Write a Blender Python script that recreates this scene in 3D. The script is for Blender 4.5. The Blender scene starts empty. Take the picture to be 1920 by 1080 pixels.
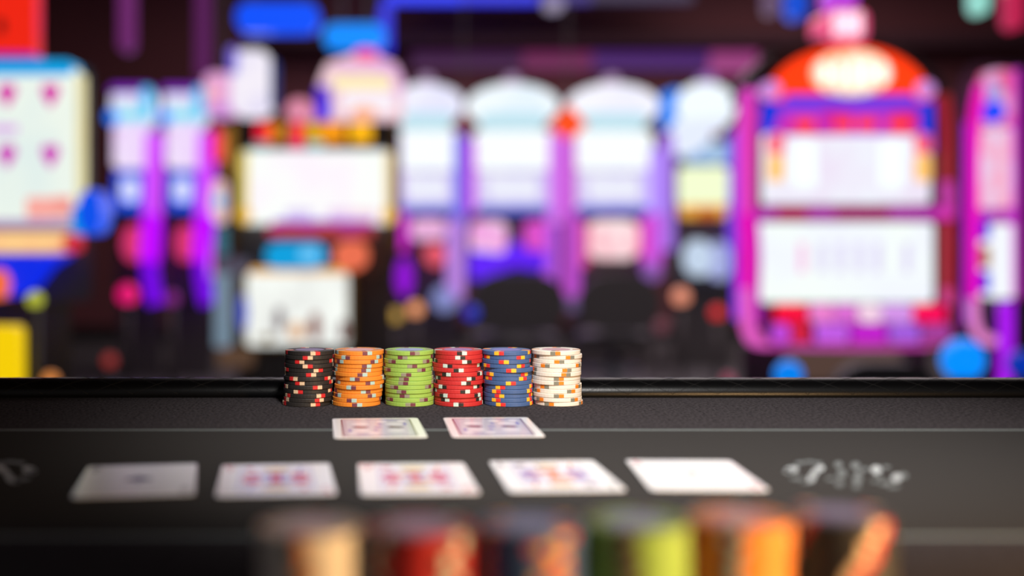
import bpy, bmesh, math, random
from mathutils import Vector, Matrix
random.seed(7)
S = bpy.context.scene
COL = S.collection
PI = math.pi
T = 0.76                      # height of the table top
CAMZ = T + 0.137              # camera height
F, X0, H0 = 2330.0, 750.0, 438.0   # focal length (px of 1920), principal column, horizon row

# ------------------------------------------------------------------ camera
cd = bpy.data.cameras.new('camera'); cam = bpy.data.objects.new('camera', cd); COL.objects.link(cam)
cam.location = (0, 0, CAMZ); cam.rotation_euler = (PI/2, 0, 0)
cd.sensor_width = 36; cd.lens = F/1920*36
cd.shift_x = (960-X0)/1920; cd.shift_y = -(540-H0)/1920
cd.clip_start = 0.01; cd.clip_end = 100
cd.dof.use_dof = True; cd.dof.focus_distance = 0.99; cd.dof.aperture_fstop = 2.15
S.camera = cam
# ------------------------------------------------------------------ world, lights, exposure
S.view_settings.view_transform = 'Standard'; S.view_settings.look = 'None'
S.view_settings.gamma = 1; S.view_settings.exposure = 0; S.view_settings.use_curve_mapping = False
w = bpy.data.worlds.new('world'); S.world = w; w.use_nodes = True
w.node_tree.nodes['Background'].inputs[0].default_value = (0.9, 0.86, 0.9, 1)
w.node_tree.nodes['Background'].inputs[1].default_value = 0.14

def light(name, kind, loc, target, energy, color, **kw):
    d = bpy.data.lights.new(name, kind); o = bpy.data.objects.new(name, d); COL.objects.link(o)
    o.location = loc
    o.rotation_euler = (Vector(target)-Vector(loc)).to_track_quat('-Z', 'Y').to_euler()
    d.energy = energy; d.color = color
    for k, v in kw.items(): setattr(d, k, v)
    return o
# neutral spot above the near end of the table, aimed at the row of stacks
light('table_spot', 'SPOT', (0.18, 0.16, T+0.86), (0.17, 0.885, T), 87, (1.0, 0.97, 0.94),
      spot_size=math.radians(43), spot_blend=1.0, shadow_soft_size=0.07)
# low warm lamp beside the dealer
light('warm_lamp', 'AREA', (0.47, 0.27, T+0.065), (0.06, 0.47, T+0.025), 5.2, (1.0, 0.60, 0.26), shape='DISK', size=0.08)
# unseen fill added above the machines to lift the dark hall
light('hall_fill', 'AREA', (1.7, 7.0, 3.1), (1.7, 7.0, 0), 140, (1.0, 0.87, 0.87), shape='RECTANGLE', size=5, size_y=5)

# ------------------------------------------------------------------ helpers
def lin(c):
    def f(v):
        v /= 255.0
        return v/12.92 if v <= 0.04045 else ((v+0.055)/1.055)**2.4
    return tuple(f(v) for v in c)
MATS = {}
def mat(name, rgb=(128,128,128), rough=0.5, spec=0.5, metal=0.0, coat=0.0, bump=None, vary=0.0, vscale=50):
    if name in MATS: return MATS[name]
    m = bpy.data.materials.new(name); m.use_nodes = True; nt = m.node_tree
    b = nt.nodes['Principled BSDF']; c = lin(rgb)
    b.inputs['Base Color'].default_value = (*c, 1); b.inputs['Roughness'].default_value = rough
    b.inputs['Specular IOR Level'].default_value = spec; b.inputs['Metallic'].default_value = metal
    b.inputs['Coat Weight'].default_value = coat; b.inputs['Coat Roughness'].default_value = 0.12
    if bump or vary:
        tc = nt.nodes.new('ShaderNodeTexCoord')
    if vary:
        n = nt.nodes.new('ShaderNodeTexNoise'); n.inputs['Scale'].default_value = vscale; n.inputs['Detail'].default_value = 4
        r = nt.nodes.new('ShaderNodeMix'); r.data_type = 'RGBA'
        nt.links.new(tc.outputs['Object'], n.inputs['Vector']); nt.links.new(n.outputs['Fac'], r.inputs['Factor'])
        r.inputs['A'].default_value = (*[v*(1-vary) for v in c], 1); r.inputs['B'].default_value = (*[min(1, v*(1+vary)) for v in c], 1)
        nt.links.new(r.outputs['Result'], b.inputs['Base Color'])
    if bump:
        n = nt.nodes.new('ShaderNodeTexNoise'); n.inputs['Scale'].default_value = bump[0]; n.inputs['Detail'].default_value = 3
        bp = nt.nodes.new('ShaderNodeBump'); bp.inputs['Strength'].default_value = bump[1]; bp.inputs['Distance'].default_value = bump[2]
        nt.links.new(tc.outputs['Object'], n.inputs['Vector']); nt.links.new(n.outputs['Fac'], bp.inputs['Height'])
        nt.links.new(bp.outputs['Normal'], b.inputs['Normal'])
    MATS[name] = m
    return m
def glow(rgb, k=1.0, rgb2=None, scale=6.0):
    """a lamp, LED or screen, or a part with put-in glow: gives off its own light; rgb2 adds picture content on a display"""
    name = 'lit_%d_%d_%d_%d' % (*rgb, int(k*100)) + ('' if rgb2 is None else '_%d_%d_%d_%d' % (*rgb2, int(scale*10)))
    if name in MATS: return MATS[name]
    m = bpy.data.materials.new(name); m.use_nodes = True; nt = m.node_tree
    b = nt.nodes['Principled BSDF']; c = lin(rgb)
    b.inputs['Base Color'].default_value = (0.02, 0.02, 0.02, 1); b.inputs['Roughness'].default_value = 0.3
    b.inputs['Emission Color'].default_value = (*c, 1); b.inputs['Emission Strength'].default_value = k
    if rgb2 is not None:
        tc = nt.nodes.new('ShaderNodeTexCoord'); n = nt.nodes.new('ShaderNodeTexNoise'); n.inputs['Scale'].default_value = scale
        n.inputs['Detail'].default_value = 2
        cr = nt.nodes.new('ShaderNodeValToRGB')
        cr.color_ramp.elements[0].position = 0.40; cr.color_ramp.elements[1].position = 0.60
        cr.color_ramp.elements[0].color = (*c, 1); cr.color_ramp.elements[1].color = (*lin(rgb2), 1)
        nt.links.new(tc.outputs['Object'], n.inputs['Vector']); nt.links.new(n.outputs['Fac'], cr.inputs['Fac'])
        nt.links.new(cr.outputs['Color'], b.inputs['Emission Color'])
    MATS[name] = m
    return m

def obj(name, me, m=None, parent=None, loc=(0,0,0), rotz=0):
    o = bpy.data.objects.new(name, me); COL.objects.link(o)
    if m and not me.materials: me.materials.append(m)
    o.location = loc; o.rotation_euler = (0, 0, rotz); o.parent = parent
    return o
def tag(o, label, cat, group=None, kind=None):
    if label: o['label'] = label
    if cat: o['category'] = cat
    if group: o['group'] = group
    if kind: o['kind'] = kind
    return o
def empty(name, loc, rotz=0):
    o = bpy.data.objects.new(name, None); COL.objects.link(o)
    o.location = loc; o.rotation_euler = (0, 0, rotz); o.empty_display_size = 0.05
    return o
def mesh(name, v, f, smooth=False):
    me = bpy.data.meshes.new(name); me.from_pydata([tuple(p) for p in v], [], f); me.update()
    bm = bmesh.new(); bm.from_mesh(me); bmesh.ops.recalc_face_normals(bm, faces=bm.faces); bm.to_mesh(me); bm.free()
    if smooth:
        for p in me.polygons: p.use_smooth = True
    return me
def box_me(x0, x1, y0, y1, z0, z1, bev=0.0):
    bm = bmesh.new(); r = bmesh.ops.create_cube(bm, size=1)
    for v in bm.verts: v.co = ((x0+x1)/2+v.co.x*(x1-x0), (y0+y1)/2+v.co.y*(y1-y0), (z0+z1)/2+v.co.z*(z1-z0))
    if bev: bmesh.ops.bevel(bm, geom=bm.edges[:], offset=bev, segments=2, affect='EDGES', profile=0.5)
    me = bpy.data.meshes.new('box'); bm.to_mesh(me); bm.free(); return me
def prism_xz(pts, y0, y1):
    """outline in x,z given a depth from y0 (front) to y1 (back)"""
    n = len(pts)
    v = [(x, y0, z) for x, z in pts]+[(x, y1, z) for x, z in pts]
    f = [list(range(n)), list(range(2*n-1, n-1, -1))]+[[i, i+n, (i+1) % n+n, (i+1) % n] for i in range(n)]
    return mesh('prism', v, f)
def prism_xy(pts, z0, z1):
    n = len(pts)
    v = [(x, y, z0) for x, y in pts]+[(x, y, z1) for x, y in pts]
    f = [list(range(n)), list(range(2*n-1, n-1, -1))]+[[i, i+n, (i+1) % n+n, (i+1) % n] for i in range(n)]
    return mesh('prism', v, f)
def rrect(x0, x1, z0, z1, r, n=5):
    r = min(r, abs(x1-x0)/2*0.999, abs(z1-z0)/2*0.999)
    p = []
    for cx, cz, a in ((x1-r, z1-r, 0), (x0+r, z1-r, 90), (x0+r, z0+r, 180), (x1-r, z0+r, 270)):
        for i in range(n+1):
            t = math.radians(a+90*i/n); p.append((cx+r*math.cos(t), cz+r*math.sin(t)))
    return p
def ellipse(cx, cz, rx, rz, n=28, a0=0, a1=360):
    full = abs(a1-a0) >= 360
    k = n if full else n+1
    return [(cx+rx*math.cos(math.radians(a0+(a1-a0)*i/n)), cz+rz*math.sin(math.radians(a0+(a1-a0)*i/n))) for i in range(k)]
def lathe(prof, n=28, smooth=True):
    """profile of (r,z); r = 0 closes"""
    v = []; ring = []
    for r, z in prof:
        if r <= 1e-9: ring.append([len(v)]); v.append((0, 0, z))
        else:
            ring.append(list(range(len(v), len(v)+n)))
            v += [(r*math.cos(2*PI*i/n), r*math.sin(2*PI*i/n), z) for i in range(n)]
    f = []
    for a, b in zip(ring, ring[1:]):
        for i in range(n):
            j = (i+1) % n
            if len(a) == 1 and len(b) == 1: continue
            if len(a) == 1: f.append([a[0], b[i], b[j]])
            elif len(b) == 1: f.append([a[i], b[0], a[j]])
            else: f.append([a[i], b[i], b[j], a[j]])
    return mesh('lathe', v, f, smooth)
def tube(path, r, n=8, smooth=True):
    v = []; f = []; m = len(path)
    span = [max(p[c] for p in path)-min(p[c] for p in path) for c in range(3)]
    ref = Vector([1.0 if c == span.index(min(span)) else 0.0 for c in range(3)])     # axis the path leaves least
    for k, p in enumerate(path):
        p = Vector(p); d = Vector(path[min(k+1, m-1)])-Vector(path[max(k-1, 0)]); d.normalize()
        a = d.cross(ref).normalized(); b = d.cross(a)
        for i in range(n): v.append(p+a*(r*math.cos(2*PI*i/n))+b*(r*math.sin(2*PI*i/n)))
    for k in range(m-1):
        for i in range(n): f.append([k*n+i, k*n+(i+1) % n, (k+1)*n+(i+1) % n, (k+1)*n+i])
    f.append(list(range(n))); f.append([(m-1)*n+i for i in range(n)])
    return mesh('tube', v, f, smooth)
def PX(px, Y): return (px-X0)/F*Y
def PZ(py, Y): return CAMZ-(py-H0)/F*Y

# ------------------------------------------------------------------ room
m_carpet = mat('carpet', (92, 88, 90), 0.85, 0.2, bump=(60, 0.4, 0.01), vary=0.15, vscale=3)
m_wall = mat('wall_paint', (130, 74, 80), 0.7, 0.3, vary=0.1, vscale=1.5)
m_ceil = mat('ceiling_paint', (74, 46, 54), 0.8, 0.2, vary=0.08, vscale=2)
YB = 10.5
def struct(name, me, m):
    o = obj(name, me, m); o['kind'] = 'structure'; return o
struct('floor', box_me(-6, 8, -1.5, YB+0.1, -0.1, 0), m_carpet)
struct('ceiling', box_me(-6, 8, -1.5, YB+0.1, 3.2, 3.3), m_ceil)
struct('wall_back', box_me(-6, 8, YB, YB+0.1, 0, 3.2), m_wall)
struct('wall_left', box_me(-6.1, -6, -1.5, YB+0.1, 0, 3.2), m_wall)
struct('wall_right', box_me(8, 8.1, -1.5, YB+0.1, 0, 3.2), m_wall)
struct('baseboard_back', box_me(-6, 8, YB-0.02, YB, 0, 0.12, 0.005), mat('baseboard', (34, 30, 32), 0.5))
struct('trim_1', box_me(-1.2, 6.2, YB-0.45, YB, PZ(86, YB-0.45), PZ(60, YB-0.45), 0.01), m_ceil)

# ------------------------------------------------------------------ poker table
tab = empty('poker_table', (0, 0, 0))
tag(tab, 'long black poker table with quilted leather rail and printed cloth', 'table')
TX0, TX1 = -0.95, 1.20
YR0, YR1 = 0.02, 1.0364          # inner edges of the rail
YL1, YL2 = 0.868, 0.562          # printed lines
def cloth_mat(name, rgb, weave):
    m = mat(name, rgb, 0.8, 0.0)
    nt = m.node_tree; b = nt.nodes['Principled BSDF']
    tc = nt.nodes.new('ShaderNodeTexCoord'); mp = nt.nodes.new('ShaderNodeMapping')
    nt.links.new(tc.outputs['Object'], mp.inputs['Vector'])
    n = nt.nodes.new('ShaderNodeTexNoise'); n.inputs['Detail'].default_value = 3
    bp = nt.nodes.new('ShaderNodeBump')
    if weave:
        mp.inputs['Rotation'].default_value = (0, 0, math.radians(-32)); mp.inputs['Scale'].default_value = (460, 230, 300)
        n.inputs['Scale'].default_value = 1.0; bp.inputs['Strength'].default_value = 0.55; bp.inputs['Distance'].default_value = 0.0005
    else:
        n.inputs['Scale'].default_value = 1500; bp.inputs['Strength'].default_value = 0.25; bp.inputs['Distance'].default_value = 0.0003
    nt.links.new(mp.outputs['Vector'], n.inputs['Vector']); nt.links.new(n.outputs['Fac'], bp.inputs['Height'])
    nt.links.new(bp.outputs['Normal'], b.inputs['Normal'])
    mx = nt.nodes.new('ShaderNodeMix'); mx.data_type = 'RGBA'; c = lin(rgb); k = 0.32 if weave else 0.15
    mx.inputs['A'].default_value = (*[v*(1-k) for v in c], 1); mx.inputs['B'].default_value = (*[v*(1+k) for v in c], 1)
    ct = nt.nodes.new('ShaderNodeMapRange'); ct.inputs['From Min'].default_value = 0.36; ct.inputs['From Max'].default_value = 0.64
    nt.links.new(n.outputs['Fac'], ct.inputs['Value']); nt.links.new(ct.outputs['Result'], mx.inputs['Factor']); nt.links.new(mx.outputs['Result'], b.inputs['Base Color'])
    if weave:      # faint printed grid running away from the player
        sx = nt.nodes.new('ShaderNodeSeparateXYZ'); nt.links.new(tc.outputs['Object'], sx.inputs['Vector'])
        def mth(op, a, b_):
            q = nt.nodes.new('ShaderNodeMath'); q.operation = op
            nt.links.new(a, q.inputs[0]); q.inputs[1].default_value = b_; return q.outputs[0]
        fr = mth('FRACT', mth('DIVIDE', mth('ADD', sx.outputs['X'], 10.0), 0.033), 0)
        ln = mth('LESS_THAN', fr, 0.05)
        m2 = nt.nodes.new('ShaderNodeMix'); m2.data_type = 'RGBA'; m2.blend_type = 'MULTIPLY'
        nt.links.new(mth('MULTIPLY', ln, 0.14), m2.inputs['Factor']); nt.links.new(mx.outputs['Result'], m2.inputs['A']); m2.inputs['B'].default_value = (0.2, 0.2, 0.2, 1)
        nt.links.new(m2.outputs['Result'], b.inputs['Base Color'])
    return m
m_weave = cloth_mat('woven_cloth', (62, 58, 60), True)
m_felt = cloth_mat('smooth_cloth', (60, 58, 57), False)
m_line = mat('printed_line', (128, 136, 134), 0.7, 0.05)
obj('border_cloth', box_me(TX0-0.02, TX1+0.02, YL1+0.0013, YR1+0.03, T-0.02, T), m_weave, tab)
obj('playing_cloth', box_me(TX0-0.02, TX1+0.02, YL2+0.0025, YL1-0.0027, T-0.02, T), m_felt, tab)
obj('border_cloth', box_me(TX0-0.02, TX1+0.02, YR0-0.03, YL2-0.0025, T-0.02, T), m_weave, tab)
obj('printed_line', box_me(TX0-0.02, TX1+0.02, YL1-0.0027, YL1+0.0013, T-0.02, T), m_line, tab)
obj('printed_line', box_me(TX0-0.02, TX1+0.02, YL2-0.0025, YL2+0.0025, T-0.02, T), m_line, tab)
# padded rail: one roll swept around the rounded rectangle of the table
RA, RB, RZ = 0.017, 0.0127, 0.0022
def rail_mesh():
    cr = 0.10; path = []
    for cx, cy, a in ((TX1-cr, YR1-cr, 0), (TX0+cr, YR1-cr, 90), (TX0+cr, YR0+cr, 180), (TX1-cr, YR0+cr, 270)):
        for i in range(9):
            t = math.radians(a+90*i/8); path.append((cx+cr*math.cos(t), cy+cr*math.sin(t), math.cos(t), math.sin(t)))
    v = []; f = []; n = 36; m = len(path)
    for x, y, nx, ny in path:
        for i in range(n):
            t = 2*PI*i/n; d = RA-RA*math.cos(t); z = T+RZ+RB*math.sin(t)
            v.append((x+nx*d, y+ny*d, z))
    for k in range(m):
        for i in range(n):
            f.append([k*n+i, k*n+(i+1) % n, ((k+1) % m)*n+(i+1) % n, ((k+1) % m)*n+i])
    return mesh('rail', v, f, True)
m_leather = mat('black_leather', (6, 6, 7), 0.30, 0.22, bump=(900, 0.12, 0.0004))
rail = obj('padded_rail', rail_mesh(), m_leather, tab)
m_thread = mat('seam_thread', (24, 24, 25), 0.6, 0.15)
def seam(sg):
    p = []
    for i in range(15):
        t = math.radians(4+150*i/14)
        p.append((sg*(-0.0375+0.075*i/14), YR1+RA-RA*math.cos(t), T+RZ+(RB+0.0000)*math.sin(t)))
    return tube(p, 0.00016, 5)
sa, sb = seam(1), seam(-1)
for k in range(52):
    for me in (sa, sb): obj('quilt_seam', me, m_thread, rail, ((k-25)*0.0375+0.115, 0, 0))
m_wood = mat('dark_table_wood', (30, 26, 26), 0.5, vary=0.2, vscale=12)
obj('apron', box_me(TX0-0.05, TX1+0.05, YR0-0.05, YR1+0.05, T-0.12, T-0.02, 0.01), m_wood, tab)
for x in (TX0+0.12, TX1-0.12):
    for y in (YR0+0.12, YR1-0.12):
        obj('leg', lathe([(0, 0), (0.05, 0), (0.05, 0.02), (0.03, 0.05), (0.035, 0.5), (0.05, T-0.12), (0, T-0.12)], 16), m_wood, tab, (x, y, 0))
# printed scroll ornaments on the cloth
def ornament(mirror):
    """loose plume and scroll blots; each (column, row, half width, half height, tilt) as read from the photograph, laid on the cloth"""
    m1 = mat('cloth_print', (176, 182, 184), 0.6, 0.3); m2 = mat('cloth_print_thin', (104, 110, 110), 0.6, 0.3)
    blots = [(1484, 881, 13, 6, -14, 1), (1478, 884, 8, 4, 0, 1), (1500, 868, 10, 3, -8, 2), (1518, 866, 12, 2.5, 0, 2), (1534, 868, 9, 2.5, 8, 2),
             (1522, 896, 7, 9, 22, 1), (1528, 886, 7, 8, 24, 1), (1538, 878, 8, 6, 20, 1), (1494, 897, 12, 3, 6, 2), (1512, 904, 9, 2, 0, 2),
             (1572, 871, 8, 6, 0, 2), (1578, 888, 9, 8, 10, 2), (1574, 906, 8, 6, 0, 2), (1556, 898, 8, 3, 0, 2),
             (1604, 873, 9, 7, 0, 2), (1610, 886, 6, 5, 0, 2), (1608, 898, 9, 8, 0, 2), (1606, 911, 7, 5, 0, 2), (1622, 880, 6, 4, 0, 2),
             (1643, 881, 10, 8, -10, 1), (1648, 893, 6, 4, 0, 2), (1662, 876, 8, 3, 10, 2), (1660, 906, 12, 4, 0, 2), (1640, 902, 6, 3, 0, 2),
             (1681, 896, 9, 8, 20, 1), (1694, 892, 8, 6, -10, 2), (1676, 912, 12, 3, -6, 2)]
    for kind, m in ((1, m1), (2, m2)):
        V = []; Fc = []
        for bx, by, rx, ry, tl, kd in blots:
            if kd != kind: continue
            k = len(V); c_, s_ = math.cos(math.radians(tl)), math.sin(math.radians(tl)); n = 14
            for i in range(n):
                t = 2*PI*i/n; u, v = rx*math.cos(t), ry*math.sin(t)
                px, py = bx+u*c_+v*s_, by+u*s_*0.5-v*c_
                Y = (CAMZ-T)*F/(py-H0); X = (px-X0)/F*Y
                if mirror: X = 0.012-X
                V.append((X, Y, T+(0.00015 if kind == 1 else 0.0001)))
            Fc.append(list(range(k, k+n)))
        o = obj('printed_ornament', mesh('ornament', V, Fc), m, tab)
        o['label'] = 'white scroll ornament printed on black cloth'; o['kind'] = 'stuff'
ornament(False)
ornament(True)

# ------------------------------------------------------------------ chips
CR, CT, PITCH = 0.0196, 0.0033, 0.00337
SPOT = math.radians(11.7)
def chip_body():
    b = 0.00045; h = CT/2
    return lathe([(0, -h), (CR-b, -h), (CR-b*0.3, -h+b*0.3), (CR, -h+b), (CR, h-b), (CR-b*0.3, h-b*0.3), (CR-b, h), (CR*0.62, h), (CR*0.60, h-0.0001), (0, h-0.0001)], 44, False)
def chip_spot(side):
    b = 0.00045; h = CT/2+0.00003; R = CR+0.00004
    prof = [(CR*0.68, h), (R-b, h), (R, h-b), (R, -h+b), (R-b, -h), (CR*0.68, -h)]
    v = []; f = []; n = len(prof); K = 3
    for k in range(K+1):
        a = side*SPOT*k/K
        v += [(r*math.cos(a), r*math.sin(a), z) for r, z in prof]
    for k in range(K):
        for i in range(n-1): f.append([k*n+i, k*n+i+1, (k+1)*n+i+1, (k+1)*n+i])
    f.append(list(range(n))); f.append([K*n+i for i in range(n)])
    return mesh('spot', v, f)
def chip_inlay():
    return lathe([(0, CT/2-0.0001), (CR*0.585, CT/2-0.0001), (CR*0.585, CT/2-0.00003), (0, CT/2-0.00003)], 32, False)
CLAY = dict(rough=0.55, spec=0.4)
KIND = {
 'black':  dict(rgb=(40, 38, 38), a=('C', (226, 198, 166)), b=('R', (206, 38, 42)), inlay=(88, 74, 128), words='red and cream'),
 'orange': dict(rgb=(228, 136, 46), a=('M', (112, 58, 72)), b=('B', (166, 200, 196)), inlay=(214, 140, 140), words='maroon and pale blue'),
 'green':  dict(rgb=(146, 184, 82), a=('G', (140, 136, 118)), b=('M', (108, 52, 66)), inlay=(120, 140, 190), words='maroon and grey'),
 'red':    dict(rgb=(188, 44, 45), a=('K', (38, 36, 36)), b=('W', (196, 220, 212)), inlay=(140, 70, 150), words='black and pale'),
 'blue':   dict(rgb=(64, 93, 142), a=('Y', (244, 186, 46)), b=('R', (216, 50, 46)), inlay=(70, 70, 170), words='yellow and red'),
 'white':  dict(rgb=(228, 220, 208), a=('G', (124, 124, 112)), b=('O', (228, 128, 30)), inlay=(186, 134, 140), words='grey and orange'),
}
for k, d in KIND.items():
    body = chip_body(); body.materials.append(mat(k+'_clay', d['rgb'], 0.55, 0.4, vary=0.06, vscale=400)); d['body'] = body
    d['spot'] = {}
    for key in ('a', 'b'):
        c, rgb = d[key]; mm = mat(k+'_spot_'+key, rgb, 0.55, 0.4)
        L, R = chip_spot(-1), chip_spot(1); L.materials.append(mm); R.materials.append(mm); d['spot'][c] = (L, R)
    d['inl'] = chip_inlay(); d['inl'].materials.append(mat(k+'_inlay', d['inlay'], 0.35, 0.5))
ORD = ['top', 'second', 'third', 'fourth', 'fifth', 'sixth', 'seventh', 'eighth', 'ninth', 'tenth', 'eleventh', 'twelfth', 'thirteenth']
def chip(kind, x, y, z, ang, order, label, group):
    d = KIND[kind]
    r = empty('poker_chip', (x, y, z), ang); tag(r, label, 'poker chip', group)
    obj('chip_body', d['body'], None, r)
    lft, rgt = order
    for q in range(4):
        obj('edge_spot', d['spot'][lft][0], None, r, (0, 0, 0), q*PI/2)
        obj('edge_spot', d['spot'][rgt][1], None, r, (0, 0, 0), q*PI/2)
    obj('inlay', d['inl'], None, r)
# rows from the top: centre, seam between the two spots (both in sixths of a pixel), order of the spots
BACK = {
 'black': (500, 1.000, [(485,548,'CR'),(480,463,'RC'),(478,372,'RC'),(478,463,'CR'),(473,580,'CR'),(480,500,'RC'),(468,304,'RC'),(472,374,'RC'),(471,572,'RC'),(465,356,'CR'),(472,610,'CR'),(465,592,'RC'),(450,548,'CR')]),
 'orange': (500, 1.000, [(1045,1132,'MB'),(1035,890,'BM'),(1037,828,'MB'),(1038,1125,'MB'),(1032,1117,'MB'),(1028,1077,'MB'),(1051,993,'BM'),(1050,1163,'MB'),(1037,952,'BM'),(1032,1113,'BM'),(1025,803,'MB'),(1016,957,'MB'),(1008,1018,'MB')]),
 'green': (500, 1.001, [(1604,1667,'MG'),(1601,1530,'MG'),(1594,1410,'GM'),(1591,1637,'GM'),(1586,1362,'GM'),(1594,1570,'GM'),(1608,1545,'GM'),(1608,1537,'GM'),(1603,1435,'GM'),(1605,1517,'GM'),(1605,1553,'MG'),(1609,1388,'GM'),(1606,1618,'GM')]),
 'red': (790, 1.001, [(414,457,'KW'),(420,438,'WK'),(415,512,'WK'),(397,297,'WK'),(394,420,'KW'),(422,283,'KW'),(425,560,'WK'),(422,503,'WK'),(407,240,'WK'),(417,493,'KW'),(417,250,'KW'),(417,270,'KW'),(417,418,'WK')]),
 'blue': (790, 1.000, [(955,875,'YR'),(963,1117,'RY'),(952,928,'RY'),(948,1118,'YR'),(980,1010,'RY'),(962,773,'RY'),(969,1142,'YR'),(968,1007,'YR'),(978,890,'YR'),(980,845,'YR'),(975,880,'RY'),(978,843,'YR'),(982,895,'YR')]),
 'white': (790, 1.002, [(1515,1508,'GO'),(1533,1673,'OG'),(1525,1553,'OG'),(1524,1395,'OG'),(1522,1637,'OG'),(1520,1625,'OG'),(1514,1547,'GO'),(1512,1547,'GO'),(1529,1390,'OG'),(1529,1685,'GO'),(1526,1547,'GO'),(1529,1335,'GO'),(1540,1440,'GO')]),
}
for kind, (base, Y, rows) in BACK.items():
    n = len(rows)
    for i, (c, sx, order) in enumerate(rows):
        y = Y+random.uniform(-0.0008, 0.0008)
        x = PX(base+c/6, Y); th = math.asin(max(-0.99, min(0.99, (sx-c)/272)))
        ang = -PI/2+th-math.atan(x/y)
        pos = 'top chip' if i == 0 else ('bottom chip' if i == n-1 else ORD[i]+' chip from the top')
        chip(kind, x, y, T+0.0001+CT/2+(n-1-i)*PITCH, ang, order,
             '%s clay chip, %s in the stack beside the padded rail' % (kind, pos),
             kind+' chips stacked beside the rail')
FRONT = [('white', 586, 0.455, 1.35, 0.1), ('red', 788, 0.455, 0.75, 0.3), ('blue', 992, 0.458, 0.45, 0.3), ('green', 1192, 0.462, 1.45, 0.1), ('orange', 1384, 0.468, 1.45, 0.1), ('black', 1576, 0.475, 0.85, 0.06)]
for kind, px, YF, a0, jit in FRONT:
    n = 9; d = KIND[kind]; x0 = PX(px, YF)
    for i in range(n):
        x = x0+random.uniform(-0.0005, 0.0005); y = YF+random.uniform(-0.0005, 0.0005)
        order = d['a'][0]+d['b'][0] if random.random() < 0.5 or kind == 'black' else d['b'][0]+d['a'][0]
        ang = -PI/2+a0+random.uniform(-jit, jit)-math.atan(x/y)-(0.11*i if kind == 'black' else 0)
        pos = 'top chip' if i == 0 else ('bottom chip' if i == n-1 else ORD[i]+' chip from the top')
        chip(kind, x, y, T+0.0001+CT/2+(n-1-i)*PITCH, ang, order,
             '%s clay chip, %s of the blurred stack nearest the camera' % (kind, pos),
             kind+' chips stacked in front')

# ------------------------------------------------------------------ cards
CW, CH, CTH = 0.063, 0.088, 0.0004
m_card = mat('card_stock', (244, 243, 243), 0.17, 0.5)
def card_mesh():
    return prism_xy(rrect(-CW/2, CW/2, -CH/2, CH/2, 0.0035), 0, CTH)
card_me = card_mesh(); card_me.materials.append(m_card)
INK = {k: mat('ink_'+k, v, 0.18, 0.5) for k, v in dict(red=(206, 52, 56), black=(34, 30, 40), orange=(232, 124, 44), yellow=(226, 196, 110),
       blue=(96, 92, 168), lilac=(176, 170, 214), plum=(104, 62, 98), rose=(222, 104, 104), violet=(146, 140, 206), apricot=(240, 150, 76), mist=(206, 202, 216), magenta=(208, 100, 146), grey=(192, 188, 206), pale=(236, 230, 238), skin=(240, 214, 200)).items()}
def flat(name, pts, ink, parent, lift=1):
    me = mesh('print', [(x/1000, y/1000, CTH+0.00004*lift) for x, y in pts], [list(range(len(pts)))])
    return obj(name, me, INK[ink], parent)
def pip_outline(kind, cx, cy, s, rot=1):
    p = []
    if kind == 'diamond': p = [(0, 1), (0.75, 0), (0, -1), (-0.75, 0)]
    elif kind == 'heart':
        for i in range(24):
            t = 2*PI*i/24; p.append((math.sin(t)**3, (13*math.cos(t)-5*math.cos(2*t)-2*math.cos(3*t)-math.cos(4*t))/16))
    else:
        for i in range(24):
            t = 2*PI*(i+0.5)/24; p.append((math.sin(t)**3, -(13*math.cos(t)-5*math.cos(2*t)-2*math.cos(3*t)-math.cos(4*t))/16*0.85+0.15))
        p = p[:0]+p
        j = max(range(24), key=lambda k: -abs(p[k][0])-(0 if p[k][1] < 0.2 else 9))
        p = p[:j]+[(0.12, -0.55), (0.35, -1), (-0.35, -1), (-0.12, -0.55)][::1]+p[j+1:]
    return [(cx+rot*x*s, cy+rot*y*s) for x, y in p]
def letter(ch, size):
    c = bpy.data.curves.new('index', 'FONT'); c.body = ch; c.size = size; c.align_x = 'CENTER'; c.align_y = 'CENTER'
    o = bpy.data.objects.new('index', c); COL.objects.link(o); bpy.context.view_layer.update()
    me = bpy.data.meshes.new_from_object(o.evaluated_get(bpy.context.evaluated_depsgraph_get()))
    bpy.data.objects.remove(o); bpy.data.curves.remove(c)
    me.materials.clear()
    return me
def index(card, ch, suit, ink):
    for s in (1, -1):
        me = letter(ch, 0.011)
        o = obj('index_letter', me, INK[ink], card, (-s*0.0262, s*0.0365, CTH+0.00004), 0 if s > 0 else PI)
        flat('index_pip', pip_outline(suit, -s*26.2, s*28.2, 2.4, s), ink, card)
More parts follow.
